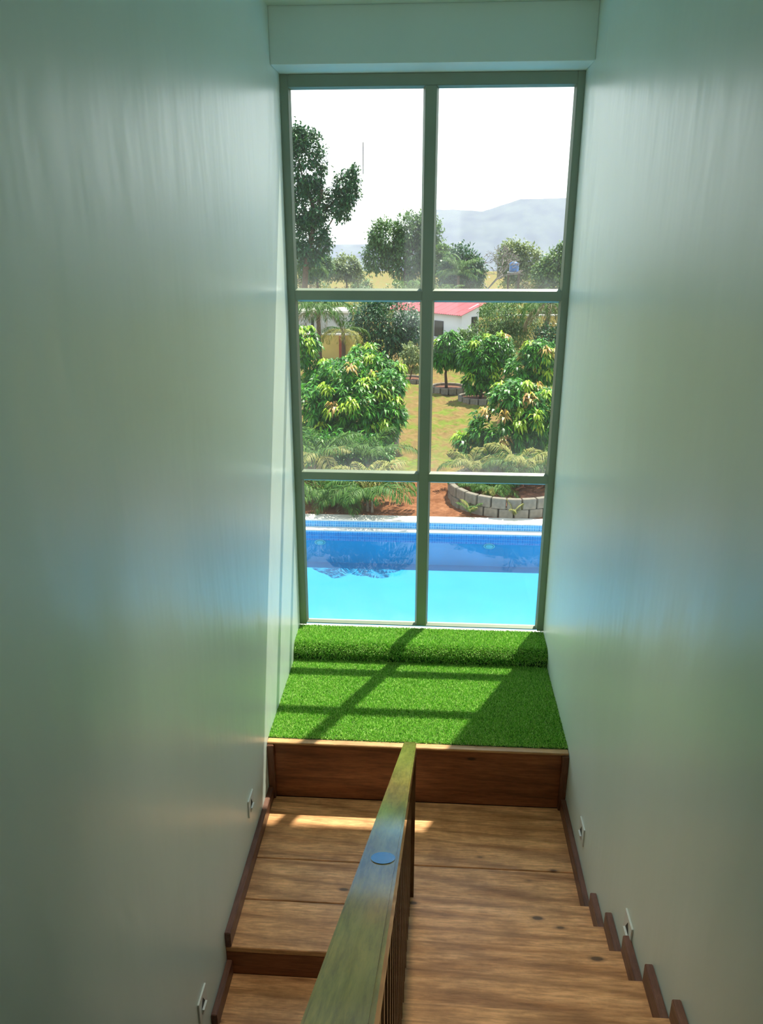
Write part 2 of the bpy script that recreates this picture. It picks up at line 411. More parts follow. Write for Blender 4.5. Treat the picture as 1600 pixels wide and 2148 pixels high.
def leafy_tree(name, label, base, blobs, n, L0, W0, m, seed, bark='bark', r0=0.12, cat='tree', droop=0.6, lo=0.5, group=None):
    rng = np.random.default_rng(seed)
    t = empty(name, base); tag(t, label, cat, group)
    bl = [tuple(np.array(b[:3]) - np.array(base)) + tuple(b[3:]) for b in blobs]
    top = np.mean([b[:3] for b in bl], 0)
    trunk(t, (0, 0, 0), top, r0, [b[:3] for b in bl], M[bark], rng)
    # clumps of leaves on each bough
    nc = max(20, n//22); L0 *= 1.35; W0 *= 1.7
    C, Dc = blob_points(bl, nc, rng, lo, 1.0, 2.2)
    k = rng.integers(0, nc, n); sp = np.mean([b[3] for b in bl])*0.17
    P = C[k] + rng.normal(0, sp, (n, 3)); D = Dc[k] + rng.normal(0, 0.8, (n, 3)); D[:, 2] -= 0.2
    V, F = leaves(P, D, L0*rng.uniform(0.7, 1.3, n), W0*rng.uniform(0.7, 1.3, n), droop, rng)
    tag(np_mesh('foliage', V, F, M[m], t), kind='stuff')
    return t

def frond(parent, az, el, L0, bend, m, rng, nleaf=34, ll=0.32, lw=0.020, hang=0.65, base=(0, 0, 0)):
    """one arching feather frond: rachis and paired leaflets"""
    n = 14; p = np.array(base, float); e_ = el; pts = [p.copy()]; dirs = []
    for i in range(n):
        d = np.array([math.cos(az)*math.cos(e_), math.sin(az)*math.cos(e_), math.sin(e_)])
        p = p + d*L0/n; pts.append(p.copy()); dirs.append(d); e_ -= bend/n*(0.5 + i/n)
    pts = np.array(pts); dirs = np.array(dirs + [dirs[-1]])
    s = np.linspace(0.14, 0.99, nleaf)*n; i0 = np.minimum(s.astype(int), n-1); fr = (s-i0)[:, None]
    B = pts[i0]*(1-fr) + pts[i0+1]*fr; T = dirs[i0]
    side = nrm(np.cross(T, np.array([0, 0, 1.0]) + 1e-3))
    u = np.linspace(0, 1, nleaf); prof = np.sin(np.pi*(0.18 + 0.78*u))**0.8
    P, D, LN = [], [], []
    for sg in (-1, 1):
        P.append(B); d = side*sg*0.9 + T*0.75 + rng.normal(0, 0.08, (nleaf, 3)); d[:, 2] += 0.25 - hang*0.5
        D.append(d); LN.append(prof*ll*L0)
    P, D, LN = np.concatenate(P), np.concatenate(D), np.concatenate(LN)
    V, F = leaves(P, D, LN, np.full(len(P), lw*L0), hang*2.0, rng)
    # rachis as a narrow three-sided strip
    w = np.linspace(0.012, 0.003, n+1)[:, None]*L0
    sd = nrm(np.cross(dirs, np.array([0, 0, 1.0]) + 1e-3)); upv = np.cross(sd, dirs)
    R = np.concatenate([pts + sd*w, pts - sd*w, pts + upv*w*1.2]); o = len(V); q = n+1
    FR = []
    for i in range(n):
        for a_, b_ in ((0, q), (q, 2*q), (2*q, 0)):
            FR += [(o+a_+i, o+a_+i+1, o+b_+i+1), (o+a_+i, o+b_+i+1, o+b_+i)]
    return np_mesh('frond', np.concatenate([V, R]), np.concatenate([F, np.array(FR)]), m, parent)

def palm(label, base, stem_h, fr, seed, name='areca_palm', stem_r=0.04, lean=(0, 0), cat='palm', group=None, stems=1):
    """fr: list of (azimuth deg, elevation deg, length, bend, material key)"""
    rng = np.random.default_rng(seed)
    t = empty(name, base); tag(t, label, cat, group)
    for k in range(stems):
        ox = 0.0 if k == 0 else rng.uniform(-0.14, 0.14)
        oy = 0.0 if k == 0 else rng.uniform(-0.1, 0.1)
        bm = bmesh.new()
        tube(bm, [(ox, oy, -0.05), (ox+lean[0]*0.4, oy+lean[1]*0.4, stem_h*0.5), (ox+lean[0], oy+lean[1], stem_h)], [stem_r*1.2, stem_r, stem_r*0.8], 7)
        from_bm('trunk', bm, M['palebark' if name == 'areca_palm' else 'bark'], t, True)
    for a, el, L0, bd, mk in fr:
        frond(t, math.radians(a) + rng.normal(0, 0.1), math.radians(el), L0*rng.uniform(0.9, 1.1), bd, M[mk], rng, base=(lean[0], lean[1], stem_h-0.03))
    return t

# ------------------------------------------------------------------ room shell
WZ0, WZ1 = -2.6, 4.965            # storey below the landing to the ceiling
tag(box('wall_left', -1.20, -1.0, -9.2, 0.07, WZ0, WZ1, M['wall']), kind='structure')
tag(box('wall_right', 1.0, 1.20, -9.2, 0.07, WZ0, WZ1, M['wall']), kind='structure')
tag(box('ceiling', -1.2, 1.2, -9.2, 0.07, WZ1, WZ1+0.15, M['ceil']), kind='structure')
tag(box('trim_1', -1.0, 1.0, -0.342, 0.07, 4.648, WZ1, M['wall'], bev=0.004), kind='structure')       # beam over the window
tag(box('wall_front', -1.0, 1.0, -0.03, 0.07, WZ0, 0.55, M['facade']), kind='structure')                 # below the window
tag(box('wall_front', -9.5, -1.2, -0.03, 0.07, WZ0, 6.2, M['facade']), kind='structure')               # outer walls of the villa
tag(box('wall_front', 1.2, 9.5, -0.03, 0.07, WZ0, 6.2, M['facade']), kind='structure')
tag(box('wall_front', -1.2, 1.2, -0.03, 0.07, WZ1+0.15, 6.2, M['facade']), kind='structure')
# unseen rear wall; upper opening added to let in sky light as fill
wb = tag(empty('wall_back', (0, -9.2, 0)), kind='structure')
for nm, (a, b, c, d) in dict(lower=(-1.0, 1.0, WZ0, 2.04), head=(-1.0, 1.0, 4.1, WZ1), left=(-1.0, -0.5, 2.04, 4.1), right=(0.5, 1.0, 2.04, 4.1)).items():
    box('panel', a, b, 0.0, 0.15, c, d, M['wall'], wb)

# added out-of-view ceiling spot that brightens the wooden floor and treads
for yy in (-3.1,):
    dl = tag(empty('added_fill_lamp', (0.0, yy, WZ1)), kind='structure')
    bm = bmesh.new(); bmesh.ops.create_cone(bm, cap_ends=False, segments=24, radius1=0.085, radius2=0.06, depth=0.05)
    from_bm('fill_lamp_ring', bm, M['plate'], dl).location = (0, 0, -0.015)
    ld = bpy.data.lights.new('fill_spot', 'SPOT'); lo = link(bpy.data.objects.new('fill_spot', ld), dl)
    ld.energy = 165; ld.spot_size = math.radians(52); ld.spot_blend = 1.0; ld.shadow_soft_size = 0.07; ld.color = (1.0, 0.90, 0.76)
    lo.location = (0, 0, -0.045)

# landing and upper floor
RI, TR = 0.187, 0.307             # riser, going
Y1 = -2.45                         # face of the first riser of the upper flight
YL = -2.65                         # edge of the landing above the lower flight
fl = tag(box('floor', -1.0, 1.0, -1.43, 0.0, -0.22, -0.03, M['dark']), kind='structure')
for y0, y1 in ((-1.997, -1.43), (-2.318, -2.002), (YL, -2.323)):
    x1 = 1.0 if y1 > -2.32 else 0.0
    box('plank', -1.0, 1.0 if y0 > -2.5 else -0.052, y0, y1, -0.035, 0.0, M['floorx'], fl, bev=0.003)
box('plank', -0.048, 1.0, -2.50, -2.323, -0.035, 0.0, M['floorx'], fl, bev=0.003)
box('slab', -1.0, 1.0, YL+0.02, -1.43, -0.22, -0.036, M['dark'], fl)
NR = 11
YU = Y1 - TR*(NR-1)               # edge of the upper floor
up_fl = tag(box('floor', -1.0, 1.0, -9.05, YU, RI*NR-0.2, RI*NR, M['floorx']), kind='structure')
tag(box('floor', -1.0, 1.0, -9.05, -0.03, WZ0-0.1, WZ0, M['dark']), kind='structure')

# skirting
tag(box('baseboard_left', -1.0, -0.968, YL-0.004, -1.46, 0.0, 0.10, M['skirt'], bev=0.004), kind='structure')
tag(box('baseboard_right', 0.968, 1.0, Y1+0.002, -1.46, 0.0, 0.10, M['skirt'], bev=0.004), kind='structure')

# ------------------------------------------------------------------ window
win = tag(empty('window_1', (0, 0, 0)), kind='structure')
FZ0, FZ1 = 0.595, 4.647
FD0, FD1 = -0.035, 0.045
for nm, x0, x1 in (('jamb', -1.0, -0.945), ('jamb', 0.95, 1.0)):
    box(nm, x0, x1, FD0, FD1, FZ0, FZ1, M['frame'], win, bev=0.003)
box('head', -0.945, 0.95, FD0, FD1, 4.572, FZ1, M['frame'], win, bev=0.003)
box('bottom_rail', -0.945, 0.95, -0.012, FD1, FZ0, 0.612, M['frame'], win, bev=0.003)
box('mullion', -0.033, 0.042, FD0-0.004, FD1, 0.612, 4.572, M['frame'], win, bev=0.003)
TRZ = ((1.853, 1.915), (3.206, 3.272))
for z0, z1 in TRZ:
    for x0, x1 in ((-0.945, -0.033), (0.042, 0.95)):
        box('transom', x0, x1, FD0, FD1, z0, z1, M['frame'], win, bev=0.003)
# sloping glazing beads round every pane, then the panes
cols = ((-0.945, -0.033), (0.042, 0.95)); rows = ((0.612, 1.853), (1.915, 3.206), (3.272, 4.572))
def bead(x0, x1, z0, z1):
    w = 0.014
    V = [(x0, FD0+0.006, z0), (x1, FD0+0.006, z0), (x1, FD0+0.006, z1), (x0, FD0+0.006, z1),
         (x0+w, -0.004, z0+w), (x1-w, -0.004, z0+w), (x1-w, -0.004, z1-w), (x0+w, -0.004, z1-w),
         (x0, -0.004, z0), (x1, -0.004, z0), (x1, -0.004, z1), (x0, -0.004, z1)]
    bm = bmesh.new(); vs = [bm.verts.new(v) for v in V]
    for i in range(4):
        j = (i+1) % 4
        bm.faces.new((vs[i], vs[j], vs[4+j], vs[4+i])); bm.faces.new((vs[4+i], vs[4+j], vs[8+j], vs[8+i]))
    return from_bm('glazing_bead', bm, M['frame'], win)
panes = []
for (z0, z1) in rows:
    for (x0, x1) in cols:
        bead(x0, x1, z0, z1)
        bm = bmesh.new(); vs = [bm.verts.new(v) for v in ((x0, 0.004, z0), (x1, 0.004, z0), (x1, 0.004, z1), (x0, 0.004, z1))]
        bm.faces.new(vs)
        panes.append(from_bm('pane', bm, M['glass'], win))
box('scratch', -0.4525, -0.4475, 0.0, 0.002, 4.04, 4.24, M['scratch'], panes[4])

# ------------------------------------------------------------------ wooden-fronted platform and its turf
YP = -1.435; ZP = 0.44
pf = tag(empty('wooden_platform', (0, YP, 0)), 'wooden-fronted platform carrying green turf below the window', 'platform')
def pbox(name, *a, **k):
    o = box(name, max(a[0], -0.998), min(a[1], 0.998), a[2]-YP, a[3]-YP, a[4], a[5], a[6], pf, **k); return o
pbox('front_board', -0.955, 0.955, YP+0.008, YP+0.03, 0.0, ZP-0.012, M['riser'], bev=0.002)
tag(pbox('top_trim', -1.0, 1.0, YP-0.005, YP+0.045, ZP-0.012, ZP+0.004, M['trimx'], bev=0.003), 'pale wooden lip')
pbox('side_trim', -1.0, -0.955, YP-0.022, YP+0.03, 0.0, ZP-0.012, M['trimz'], bev=0.003)
pbox('side_trim', 0.955, 1.0, YP-0.022, YP+0.03, 0.0, ZP-0.012, M['trimz'], bev=0.003)
pbox('deck', -1.0, 1.0, YP+0.03, -0.033, 0.0, ZP-0.012, M['dark'])

ST = -0.36                         # front of the low step under the window
ZS = 0.585
prof = [(YP+0.045, ZP-0.012), (-0.036, ZP-0.012), (-0.036, ZS)]
arc = [(ST + 0.075 - 0.075*math.sin(t), ZS - 0.075 + 0.075*math.cos(t)) for t in [math.pi/2*k/6 for k in range(7)]]
prof += arc + [(ST, ZP+0.004), (YP+0.045, ZP+0.004)]
turf = prism_x('artificial_turf', prof, -1.0, 1.0, M['turf_base'])
tag(turf, 'bright green artificial turf carpet laid over platform and window step', 'turf')
def turf_blades():
    rng = np.random.default_rng(5)
    segs = [((YP+0.047, ZP+0.004), (ST, ZP+0.004), (0, 1))]
    segs += [((ST, ZP+0.004), (ST, ZS-0.075), (-1, 0))]
    for k in range(6):
        a, b = arc[6-k], arc[5-k]
        d = np.array([b[0]-a[0], b[1]-a[1]]); nn = np.array([-d[1], d[0]]); nn = nn/np.linalg.norm(nn)
        if nn[1] < 0: nn = -nn
        segs.append((a, b, tuple(nn)))
    segs.append((arc[0], (-0.038, ZS), (0, 1)))
    PP, DD = [], []
    for a, b, nn in segs:
        ln = math.hypot(b[0]-a[0], b[1]-a[1]); n = int(ln*2.0*(95000 if nn != (-1, 0) else 30000))  # fewer blades on step front; bare dark backing stands in for its shade
        t = rng.random(n); x = rng.uniform(-0.998, 0.998, n)
        PP.append(np.stack([x, a[0]+(b[0]-a[0])*t, a[1]+(b[1]-a[1])*t], 1))
        d = rng.normal(0, 0.55, (n, 3)) + np.array([0, nn[0], nn[1]])
        DD.append(d)
    P, D = np.concatenate(PP), nrm(np.concatenate(DD)); n = len(P)
    D[:, 2] = np.maximum(D[:, 2], -0.3)
    S = nrm(np.cross(D, rng.normal(0, 1, (n, 3)))); h = rng.uniform(0.012, 0.026, n)[:, None]; w = rng.uniform(0.0009, 0.0017, n)[:, None]
    # keep blades inside the walls and off the window
    tip = P + D*h; mid = P + D*h*0.55; tip[:, 2] -= h[:, 0]*0.15
    tip[:, 0] = np.clip(tip[:, 0], -0.999, 0.999); mid[:, 0] = np.clip(mid[:, 0], -0.999, 0.999)
    V = np.stack([P - S*w, P + S*w, mid + S*w*0.9, mid - S*w*0.9, tip], 1).reshape(-1, 3)
    b = np.arange(n)[:, None]*5
    F = np.concatenate([b+np.array([[0, 1, 2]]), b+np.array([[0, 2, 3]]), b+np.array([[3, 2, 4]])])
    return np_mesh('grass_blades', V, F, M['blade'], turf)
tag(turf_blades(), kind='stuff')

# ------------------------------------------------------------------ upper flight (right of the rail)
uf = tag(empty('upper_stair_flight', (0.5, Y1, 0)), 'brown wooden stair flight climbing from landing to the right of the rail', 'stairs')
def ubox(name, x0, x1, y0, y1, z0, z1, m, **k):
    return box(name, x0-0.5, min(x1, 0.998)-0.5, y0-Y1, y1-Y1, z0, z1, m, uf, **k)
for k in range(NR-1):
    yf = Y1 - TR*k; z = RI*(k+1)
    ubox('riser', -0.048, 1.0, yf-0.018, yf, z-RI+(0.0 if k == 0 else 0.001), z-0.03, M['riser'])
    ubox('tread', -0.055, 0.999, yf-TR-0.012, yf+0.022, z-0.03, z, M['tread'], bev=0.004)
    ubox('skirting_block', 0.966, 0.999, yf-TR+0.004, yf+0.022, z, z+0.095, M['skirt'], bev=0.003)
ubox('riser', -0.048, 1.0, YU-0.001, YU+0.017, RI*(NR-1)+0.001, RI*NR, M['riser'])
# closed stringer board under the rail
bm = bmesh.new()
pr = [(0.0, 0.0)]
for k in range(NR-1):
    pr += [(-TR*k, RI*(k+1)-0.031), (-TR*(k+1), RI*(k+1)-0.031)]
pr += [(-TR*(NR-1), RI*(NR-1)-0.40), (-0.35, -0.2), (0.0, -0.2)]
a = [bm.verts.new((-0.590, y, z)) for y, z in pr]; b = [bm.verts.new((-0.549, y, z)) for y, z in pr]
bm.faces.new(a); bm.faces.new(b[::-1])
for i in range(len(pr)): j = (i+1) % len(pr); bm.faces.new((a[i], b[i], b[j], a[j]))
bmesh.ops.recalc_face_normals(bm, faces=bm.faces)
from_bm('stringer', bm, M['railside'], uf)

# ------------------------------------------------------------------ lower flight (left of the rail)
lf = tag(empty('lower_stair_flight', (-0.5, YL, 0)), 'shadowed wooden stair flight dropping from landing left of the rail', 'stairs')
def lbox(name, x0, x1, y0, y1, z0, z1, m, **k):
    return box(name, max(x0, -0.998)+0.5, x1+0.5, y0-YL, y1-YL, z0, z1, m, lf, **k)
for k in range(9):
    yf = YL - TR*k; z = -RI*(k+1)
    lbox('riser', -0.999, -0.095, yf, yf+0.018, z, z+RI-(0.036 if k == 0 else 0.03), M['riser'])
    lbox('tread', -0.999, -0.095, yf-TR-0.022, yf, z-0.03, z, M['tread'], bev=0.004)
    lbox('skirting_block', -0.999, -0.968, yf-TR-0.02, yf-0.002, z, z+0.10, M['skirt'], bev=0.003)

# ------------------------------------------------------------------ banister
SL = 0.62; YN = -2.33; ZN = 1.13
bn = tag(empty('banister', (-0.023, -2.365, 0)), 'varnished wooden banister sloping up between the two stair flights', 'banister')
def rel(x, y, z): return (x+0.023, y+2.365, z)
def bnbox(name, x0, x1, y0, y1, z0, z1, m, **k):
    return box(name, x0+0.023, x1+0.023, y0+2.365, y1+2.365, z0, z1, m, bn, **k)
bnbox('newel_post', -0.056, 0.010, -2.40, -2.335, 0.0, 1.09, M['railside'], bev=0.004)
LR = 3.42; ang = math.atan(SL); Lh = LR/math.cos(ang)
hr = box('handrail', 0, Lh, -0.033, 0.033, -0.052, 0, M['rail'], bn, bev=0.005)
# local x runs down the slope towards the camera and up
ax = Vector((0, -math.cos(ang), math.sin(ang))); ay = Vector((1, 0, 0)); az = ax.cross(ay)
hr.matrix_local = Matrix(((ax.x, ay.x, az.x, 0.0), (ax.y, ay.y, az.y, YN+2.365), (ax.z, ay.z, az.z, ZN), (0, 0, 0, 1)))
bm = bmesh.new(); bmesh.ops.create_circle(bm, cap_ends=True, segments=24, radius=1.0)
bmesh.ops.scale(bm, vec=(0.047, 0.021, 1), verts=bm.verts)
r = bmesh.ops.extrude_face_region(bm, geom=list(bm.faces)); bmesh.ops.translate(bm, vec=(0, 0, 0.0012), verts=[v for v in r['geom'] if isinstance(v, bmesh.types.BMVert)])
bmesh.ops.recalc_face_normals(bm, faces=bm.faces)
pl = from_bm('oval_disc', bm, M['disc'], hr); pl.location = (2.82, 0.006, 0.0); tag(pl, 'dark oval plug')  # thin dark glossy oval set on the handrail top
yb = -2.49; proto = None
while yb > -5.55:
    k = int((Y1+0.022 - yb)/TR); zt_ = RI*(k+1)
    ztop = ZN + SL*(YN - yb) - 0.064
    if proto is None:
        proto = box('baluster', -0.0145, 0.0145, -0.0145, 0.0145, 0, 1, M['railside'], bn, bev=0.0035)
        bb = proto
    else:
        bb = proto.copy(); COL.objects.link(bb); bb.parent = bn
    bb.location = (0.001, yb+2.365, zt_); bb.scale = (1, 1, ztop-zt_)
    yb -= 0.102

# ------------------------------------------------------------------ step lights in the walls
def step_light(x, y, z, side, label):
    t = empty('step_light', (x, y, z)); tag(t, label, 'light', 'step lights low in the stair walls')
    s = -side                                       # into the room
    h = 0.062
    box('faceplate', min(0, s*0.008), max(0, s*0.008), -h, h, -h, h, M['plate'], t, bev=0.003)
    bm = bmesh.new()                                # triangular light slot
    pts = [(-0.026, -0.012), (0.026, -0.012), (0.0, 0.036)]
    a = [bm.verts.new((s*0.0082, p, q)) for p, q in pts]; b = [bm.verts.new((s*0.0095, p, q)) for p, q in pts]
    bm.faces.new(a); bm.faces.new(b[::-1])
    for i in range(3): bm.faces.new((a[i], b[i], b[(i+1) % 3], a[(i+1) % 3]))
    bmesh.ops.recalc_face_normals(bm, faces=bm.faces)
    tag(from_bm('slot', bm, M['dark'], t), 'dark triangular slot')
    bm = bmesh.new()                                # sloping hood under the slot
    prf = [(-0.012, 0.0085), (-0.012, 0.020), (-0.046, 0.0085)]
    a = [bm.verts.new((s*d, -0.026, q)) for q, d in prf]; b = [bm.verts.new((s*d, 0.026, q)) for q, d in prf]
    bm.faces.new(a); bm.faces.new(b[::-1])
    for i in range(3): bm.faces.new((a[i], b[i], b[(i+1) % 3], a[(i+1) % 3]))
    bmesh.ops.recalc_face_normals(bm, faces=bm.faces)
    from_bm('hood', bm, M['plate'], t)
    return t
step_light(-1.0, -1.96, 0.375, -1, 'white square step light on left wall above the landing skirting')
step_light(-1.0, -3.08, 0.125, -1, 'white square step light on left wall beside the shadowed lower flight')
step_light(1.0, -1.99, 0.305, 1, 'white square step light on right wall beside the landing')
step_light(1.0, -3.01, 0.66, 1, 'white square step light on right wall above the third climbing tread')

# ------------------------------------------------------------------ outside: ground, pool
G = -2.5
def ground():
    rng = np.random.default_rng(3)
    def patch(xs, ys, amp):
        X, Y = np.meshgrid(xs, ys); Z = np.full_like(X, G)
        Z -= 0.16*np.clip(Y-150, 0, None)          # the plain ends at a brow and drops into the valley
        k = np.clip((Y-11.6)/1.0, 0, 1)*amp
        Z += k*(0.05*np.sin(X*2.3+0.7*Y)*np.sin(Y*1.9-X) + 0.03*rng.normal(0, 1, X.shape)*(Y < 40))
        V = np.stack([X, Y, Z], -1).reshape(-1, 3); nx, ny = len(xs), len(ys)
        i = (np.arange(ny-1)[:, None]*nx + np.arange(nx-1)[None]).ravel()
        return V, np.stack([i, i+1, i+nx+1, i+nx], 1)
    parts = [patch(np.linspace(-14, 14, 190), np.concatenate([np.linspace(11.3, 16, 60), np.linspace(16.15, 45, 120)]), 1.0),
             patch(np.linspace(-400, -14, 8), np.array([11.3, 45.0]), 0), patch(np.linspace(14, 400, 8), np.array([11.3, 45.0]), 0),
             patch(np.linspace(-400, 400, 40), np.concatenate([np.linspace(45, 150, 20), np.array([190.0, 240, 300, 400])]), 0), 
             patch(np.linspace(-60, -9.5, 8), np.array([-12.0, 11.3]), 0), patch(np.linspace(9.5, 60, 8), np.array([-12.0, 11.3]), 0)]
    VV, FF, o = [], [], 0
    for V, F in parts: VV.append(V); FF.append(F+o); o += len(V)
    return np_mesh('garden_ground', np.concatenate(VV), np.concatenate(FF), M['ground'], None, True)
tag(ground(), kind='structure')
tag(box('pool_deck', -9.5, 9.5, 0.07, 1.3, G-0.3, G, M['coping']), kind='structure')

YW = 10.78; ZL = -2.67; ZWAT = -2.745; ZF = -3.48
pool = tag(empty('swimming_pool', (0, 6, G)), 'turquoise swimming pool with blue mosaic edge below the window', 'pool')
def plbox(name, x0, x1, y0, y1, z0, z1, m, **k):
    return box(name, x0, x1, y0-6, y1-6, z0-G, z1-G, m, pool, **k)
plbox('basin_floor', -9.5, 9.5, 1.3, YW+0.3, ZF-0.2, ZF, M['pool_floor'])
plbox('far_wall', -9.5, 9.5, YW, YW+0.3, ZF, -2.94, M['pool_wall'])
tag(plbox('tile_band', -9.5, 9.5, YW-0.006, YW+0.3, -2.94, ZL-0.03, M['mosaic']), 'blue mosaic waterline band')
plbox('ledge', -9.5, 9.5, YW-0.02, 10.97, ZL-0.03, ZL, M['coping'], bev=0.006)
tag(plbox('upper_tile_band', -9.5, 9.5, 10.965, 11.28, ZL-0.2, G-0.025, M['mosaic']), 'blue mosaic riser band')
plbox('coping', -9.5, 9.5, 10.95, 11.32, G-0.025, G+0.012, M['coping'], bev=0.006)
plbox('near_wall', -9.5, 9.5, 1.1, 1.3, ZF, G-0.01, M['pool_wall'])
plbox('end_wall', -9.7, -9.5, 1.1, 11.3, ZF, G-0.01, M['pool_wall']); plbox('end_wall', 9.5, 9.7, 1.1, 11.3, ZF, G-0.01, M['pool_wall'])
bm = bmesh.new(); vs = [bm.verts.new(v) for v in ((-9.49, 1.31-6, ZWAT-G), (9.49, 1.31-6, ZWAT-G), (9.49, YW-6.007, ZWAT-G), (-9.49, YW-6.007, ZWAT-G))]
bm.faces.new(vs); from_bm('water', bm, M['water'], pool)
for x in (-2.43, 1.43):
    bm = bmesh.new()
    segs = 24
    for r1, r2, d in ((0.13, 0.10, 0.02), (0.085, 0.0, 0.03)):
        ring = []
        for k in range(segs):
            t = 2*math.pi*k/segs
            ring.append([bm.verts.new((x + rr*math.cos(t), YW-0.006-6-dd, -2.98-G + 0.5*rr*math.sin(t))) for rr, dd in ((r1, 0), (r1, d), (max(r2, 0.001), d), (max(r2, 0.001), 0))])
        for k in range(segs):
            q, w = ring[k], ring[(k+1) % segs]
            for i in range(3): bm.faces.new((q[i], w[i], w[i+1], q[i+1]))
    bmesh.ops.recalc_face_normals(bm, faces=bm.faces)
    tag(from_bm('pool_lamp', bm, M['plate'], pool), 'white round underwater lamp')

# hills far away
def ridge(name, pts, y, depth):
    P = np.array(pts, float); xs = np.linspace(P[0, 0], P[-1, 0], 160); zs = np.interp(xs, P[:, 0], P[:, 1])
    rng = np.random.default_rng(9); zs = zs + np.convolve(rng.normal(0, 2.0, len(xs)), np.ones(9)/9, 'same')
    ts = np.array([0, 0.25, 0.5, 0.75, 1.0, 1.5]); hs = np.array([0, 0.25, 0.5, 0.8, 1.0, 0.7])
    V = np.array([[(x, y - depth*(1-t), -150 + (z+150)*h) for x in xs for z in [np.interp(x, xs, zs)]] for t, h in zip(ts, hs)]).reshape(-1, 3)
    nx = len(xs); i = (np.arange(len(ts)-1)[:, None]*nx + np.arange(nx-1)[None]).ravel()
    return tag(np_mesh(name, V, np.stack([i, i+1, i+nx+1, i+nx], 1), M['hill'], None, True), kind='structure')
ridge('hill', [(-60, 40), (-20, 66), (2, 65), (80, 63), (112, 61), (150, 74), (200, 88), (305, 91), (500, 110), (700, 96), (1000, 60)], 2000, 500)
ridge('hill', [(-1200, 0), (-700, -2), (-420, -12), (-258, -14), (-160, -14), (-40, -24), (60, -30)], 2100, 300)

# haze lying over the plain
hz = box('haze', -2500, 2500, 62, 3400, -160, 330, M['plate'])
hm = bpy.data.materials.new('haze'); hm.use_nodes = True; hn = hm.node_tree.nodes; hn.remove(hn['Principled BSDF'])
vs_ = hn.new('ShaderNodeVolumeScatter'); vs_.inputs['Color'].default_value = (0.46, 0.50, 1.0, 1); vs_.inputs['Density'].default_value = 0.00021
hm.node_tree.links.new(vs_.outputs[0], hn['Material Output'].inputs['Volume'])
hz.data.materials.clear(); hz.data.materials.append(hm); tag(hz, kind='structure')

# ------------------------------------------------------------------ ring planters of concrete blocks
def ring(label, c, R, n, h, seed, courses=1, soil=0.6, th=0.14):
    rng = np.random.default_rng(seed)
    t = empty('ring_planter', (c[0], c[1], G)); tag(t, label, 'planter')
    w = 2*math.pi*R/n
    pr = None
    for cc in range(courses):
        for k in range(n):
            if pr is None:
                pr = box('block', -th/2, th/2, -w/2+0.012, w/2-0.012, 0, h/courses-0.008, M['block'], t, bev=0.01); o = pr
            else:
                o = pr.copy(); COL.objects.link(o); o.parent = t
            a = 2*math.pi*(k + 0.5*cc)/n
            rr = R + rng.normal(0, 0.008)
            o.location = (rr*math.cos(a), rr*math.sin(a), -0.03 + cc*h/courses); o.rotation_euler = (0, 0, a + rng.normal(0, 0.02))
    bm = bmesh.new(); bmesh.ops.create_cone(bm, cap_ends=True, segments=32, radius1=R-th/2-0.005, radius2=R-th/2-0.005, depth=h*soil)
    bmesh.ops.translate(bm, vec=(0, 0, h*soil/2-0.03), verts=bm.verts)
    from_bm('soil', bm, M['soil'], t)
    return t
ring('wide low ring of weathered concrete blocks beside the pool edge', (2.0, 12.80), 1.42, 26, 0.50, 1, courses=2, soil=0.55)
ring('small grey block ring around the slim dark mango in mid lawn', (0.75, 27.15), 0.70, 14, 0.26, 2)
ring('small grey block ring with dark hollow, partly behind right mango leaves', (1.86, 25.0), 0.70, 14, 0.26, 3)
ring('thin pale block ring around the sapling left of the mullion', (-0.95, 29.3), 0.68, 14, 0.22, 4)
ring('sunlit block ring peeping out at the foot of the left mango', (-2.15, 17.9), 1.15, 20, 0.34, 5)
ring('pale block ring at the foot of the right mango by the jamb', (3.15, 16.6), 0.95, 18, 0.34, 6)

# ------------------------------------------------------------------ mango trees
mango_tree('broad lush mango tree filling the left middle pane, base in sunlit ring', (-2.2, 17.7, G),
    [(-2.3, 17.3, -1.2, 1.25, 1.1, 1.0), (-1.35, 17.2, -1.45, 0.65, 0.7, 0.75), (-3.3, 17.4, -1.3, 0.9, 0.9, 1.0), (-2.0, 16.8, -2.0, 0.9, 0.6, 0.55), (-1.25, 17.5, -0.6, 0.45, 0.5, 0.5), (-2.6, 17.6, -0.3, 0.8, 0.8, 0.6), (-3.2, 16.7, -2.1, 0.9, 0.6, 0.5), (-2.1, 16.3, -2.3, 0.8, 0.4, 0.35)], 760, 40, 11)
mango_tree('taller mango tree rising behind the broad lush one on the left', (-3.0, 20.4, G),
    [(-3.2, 20.4, -1.0, 1.2, 1.0, 0.8), (-2.1, 20.2, -0.45, 0.75, 0.8, 0.75), (-4.25, 20.5, 0.15, 0.55, 0.6, 0.7), (-1.5, 20.3, -0.9, 0.65, 0.7, 0.7)], 480, 26, 12)
mango_tree('bushy mango tree with yellow tips low in the right middle pane', (2.6, 17.0, G),
    [(2.2, 16.8, -1.7, 1.05, 0.9, 0.75), (3.1, 16.9, -1.3, 0.85, 0.9, 0.85), (1.35, 16.9, -2.15, 0.6, 0.6, 0.42), (2.5, 17.0, -0.8, 0.7, 0.7, 0.55), (3.5, 17.0, -1.8, 0.6, 0.7, 0.6)], 640, 36, 13, red=0.45)
mango_tree('dark full mango tree standing in the hollow grey ring', (1.95, 25.0, G),
    [(2.05, 25.1, -0.9, 0.75, 0.7, 0.95), (1.75, 24.9, -1.55, 0.5, 0.5, 0.6), (2.7, 25.2, -0.7, 0.7, 0.6, 0.75), (1.5, 25.2, -0.7, 0.4, 0.4, 0.5), (2.4, 25.0, -1.5, 0.6, 0.5, 0.7)], 420, 14, 14)
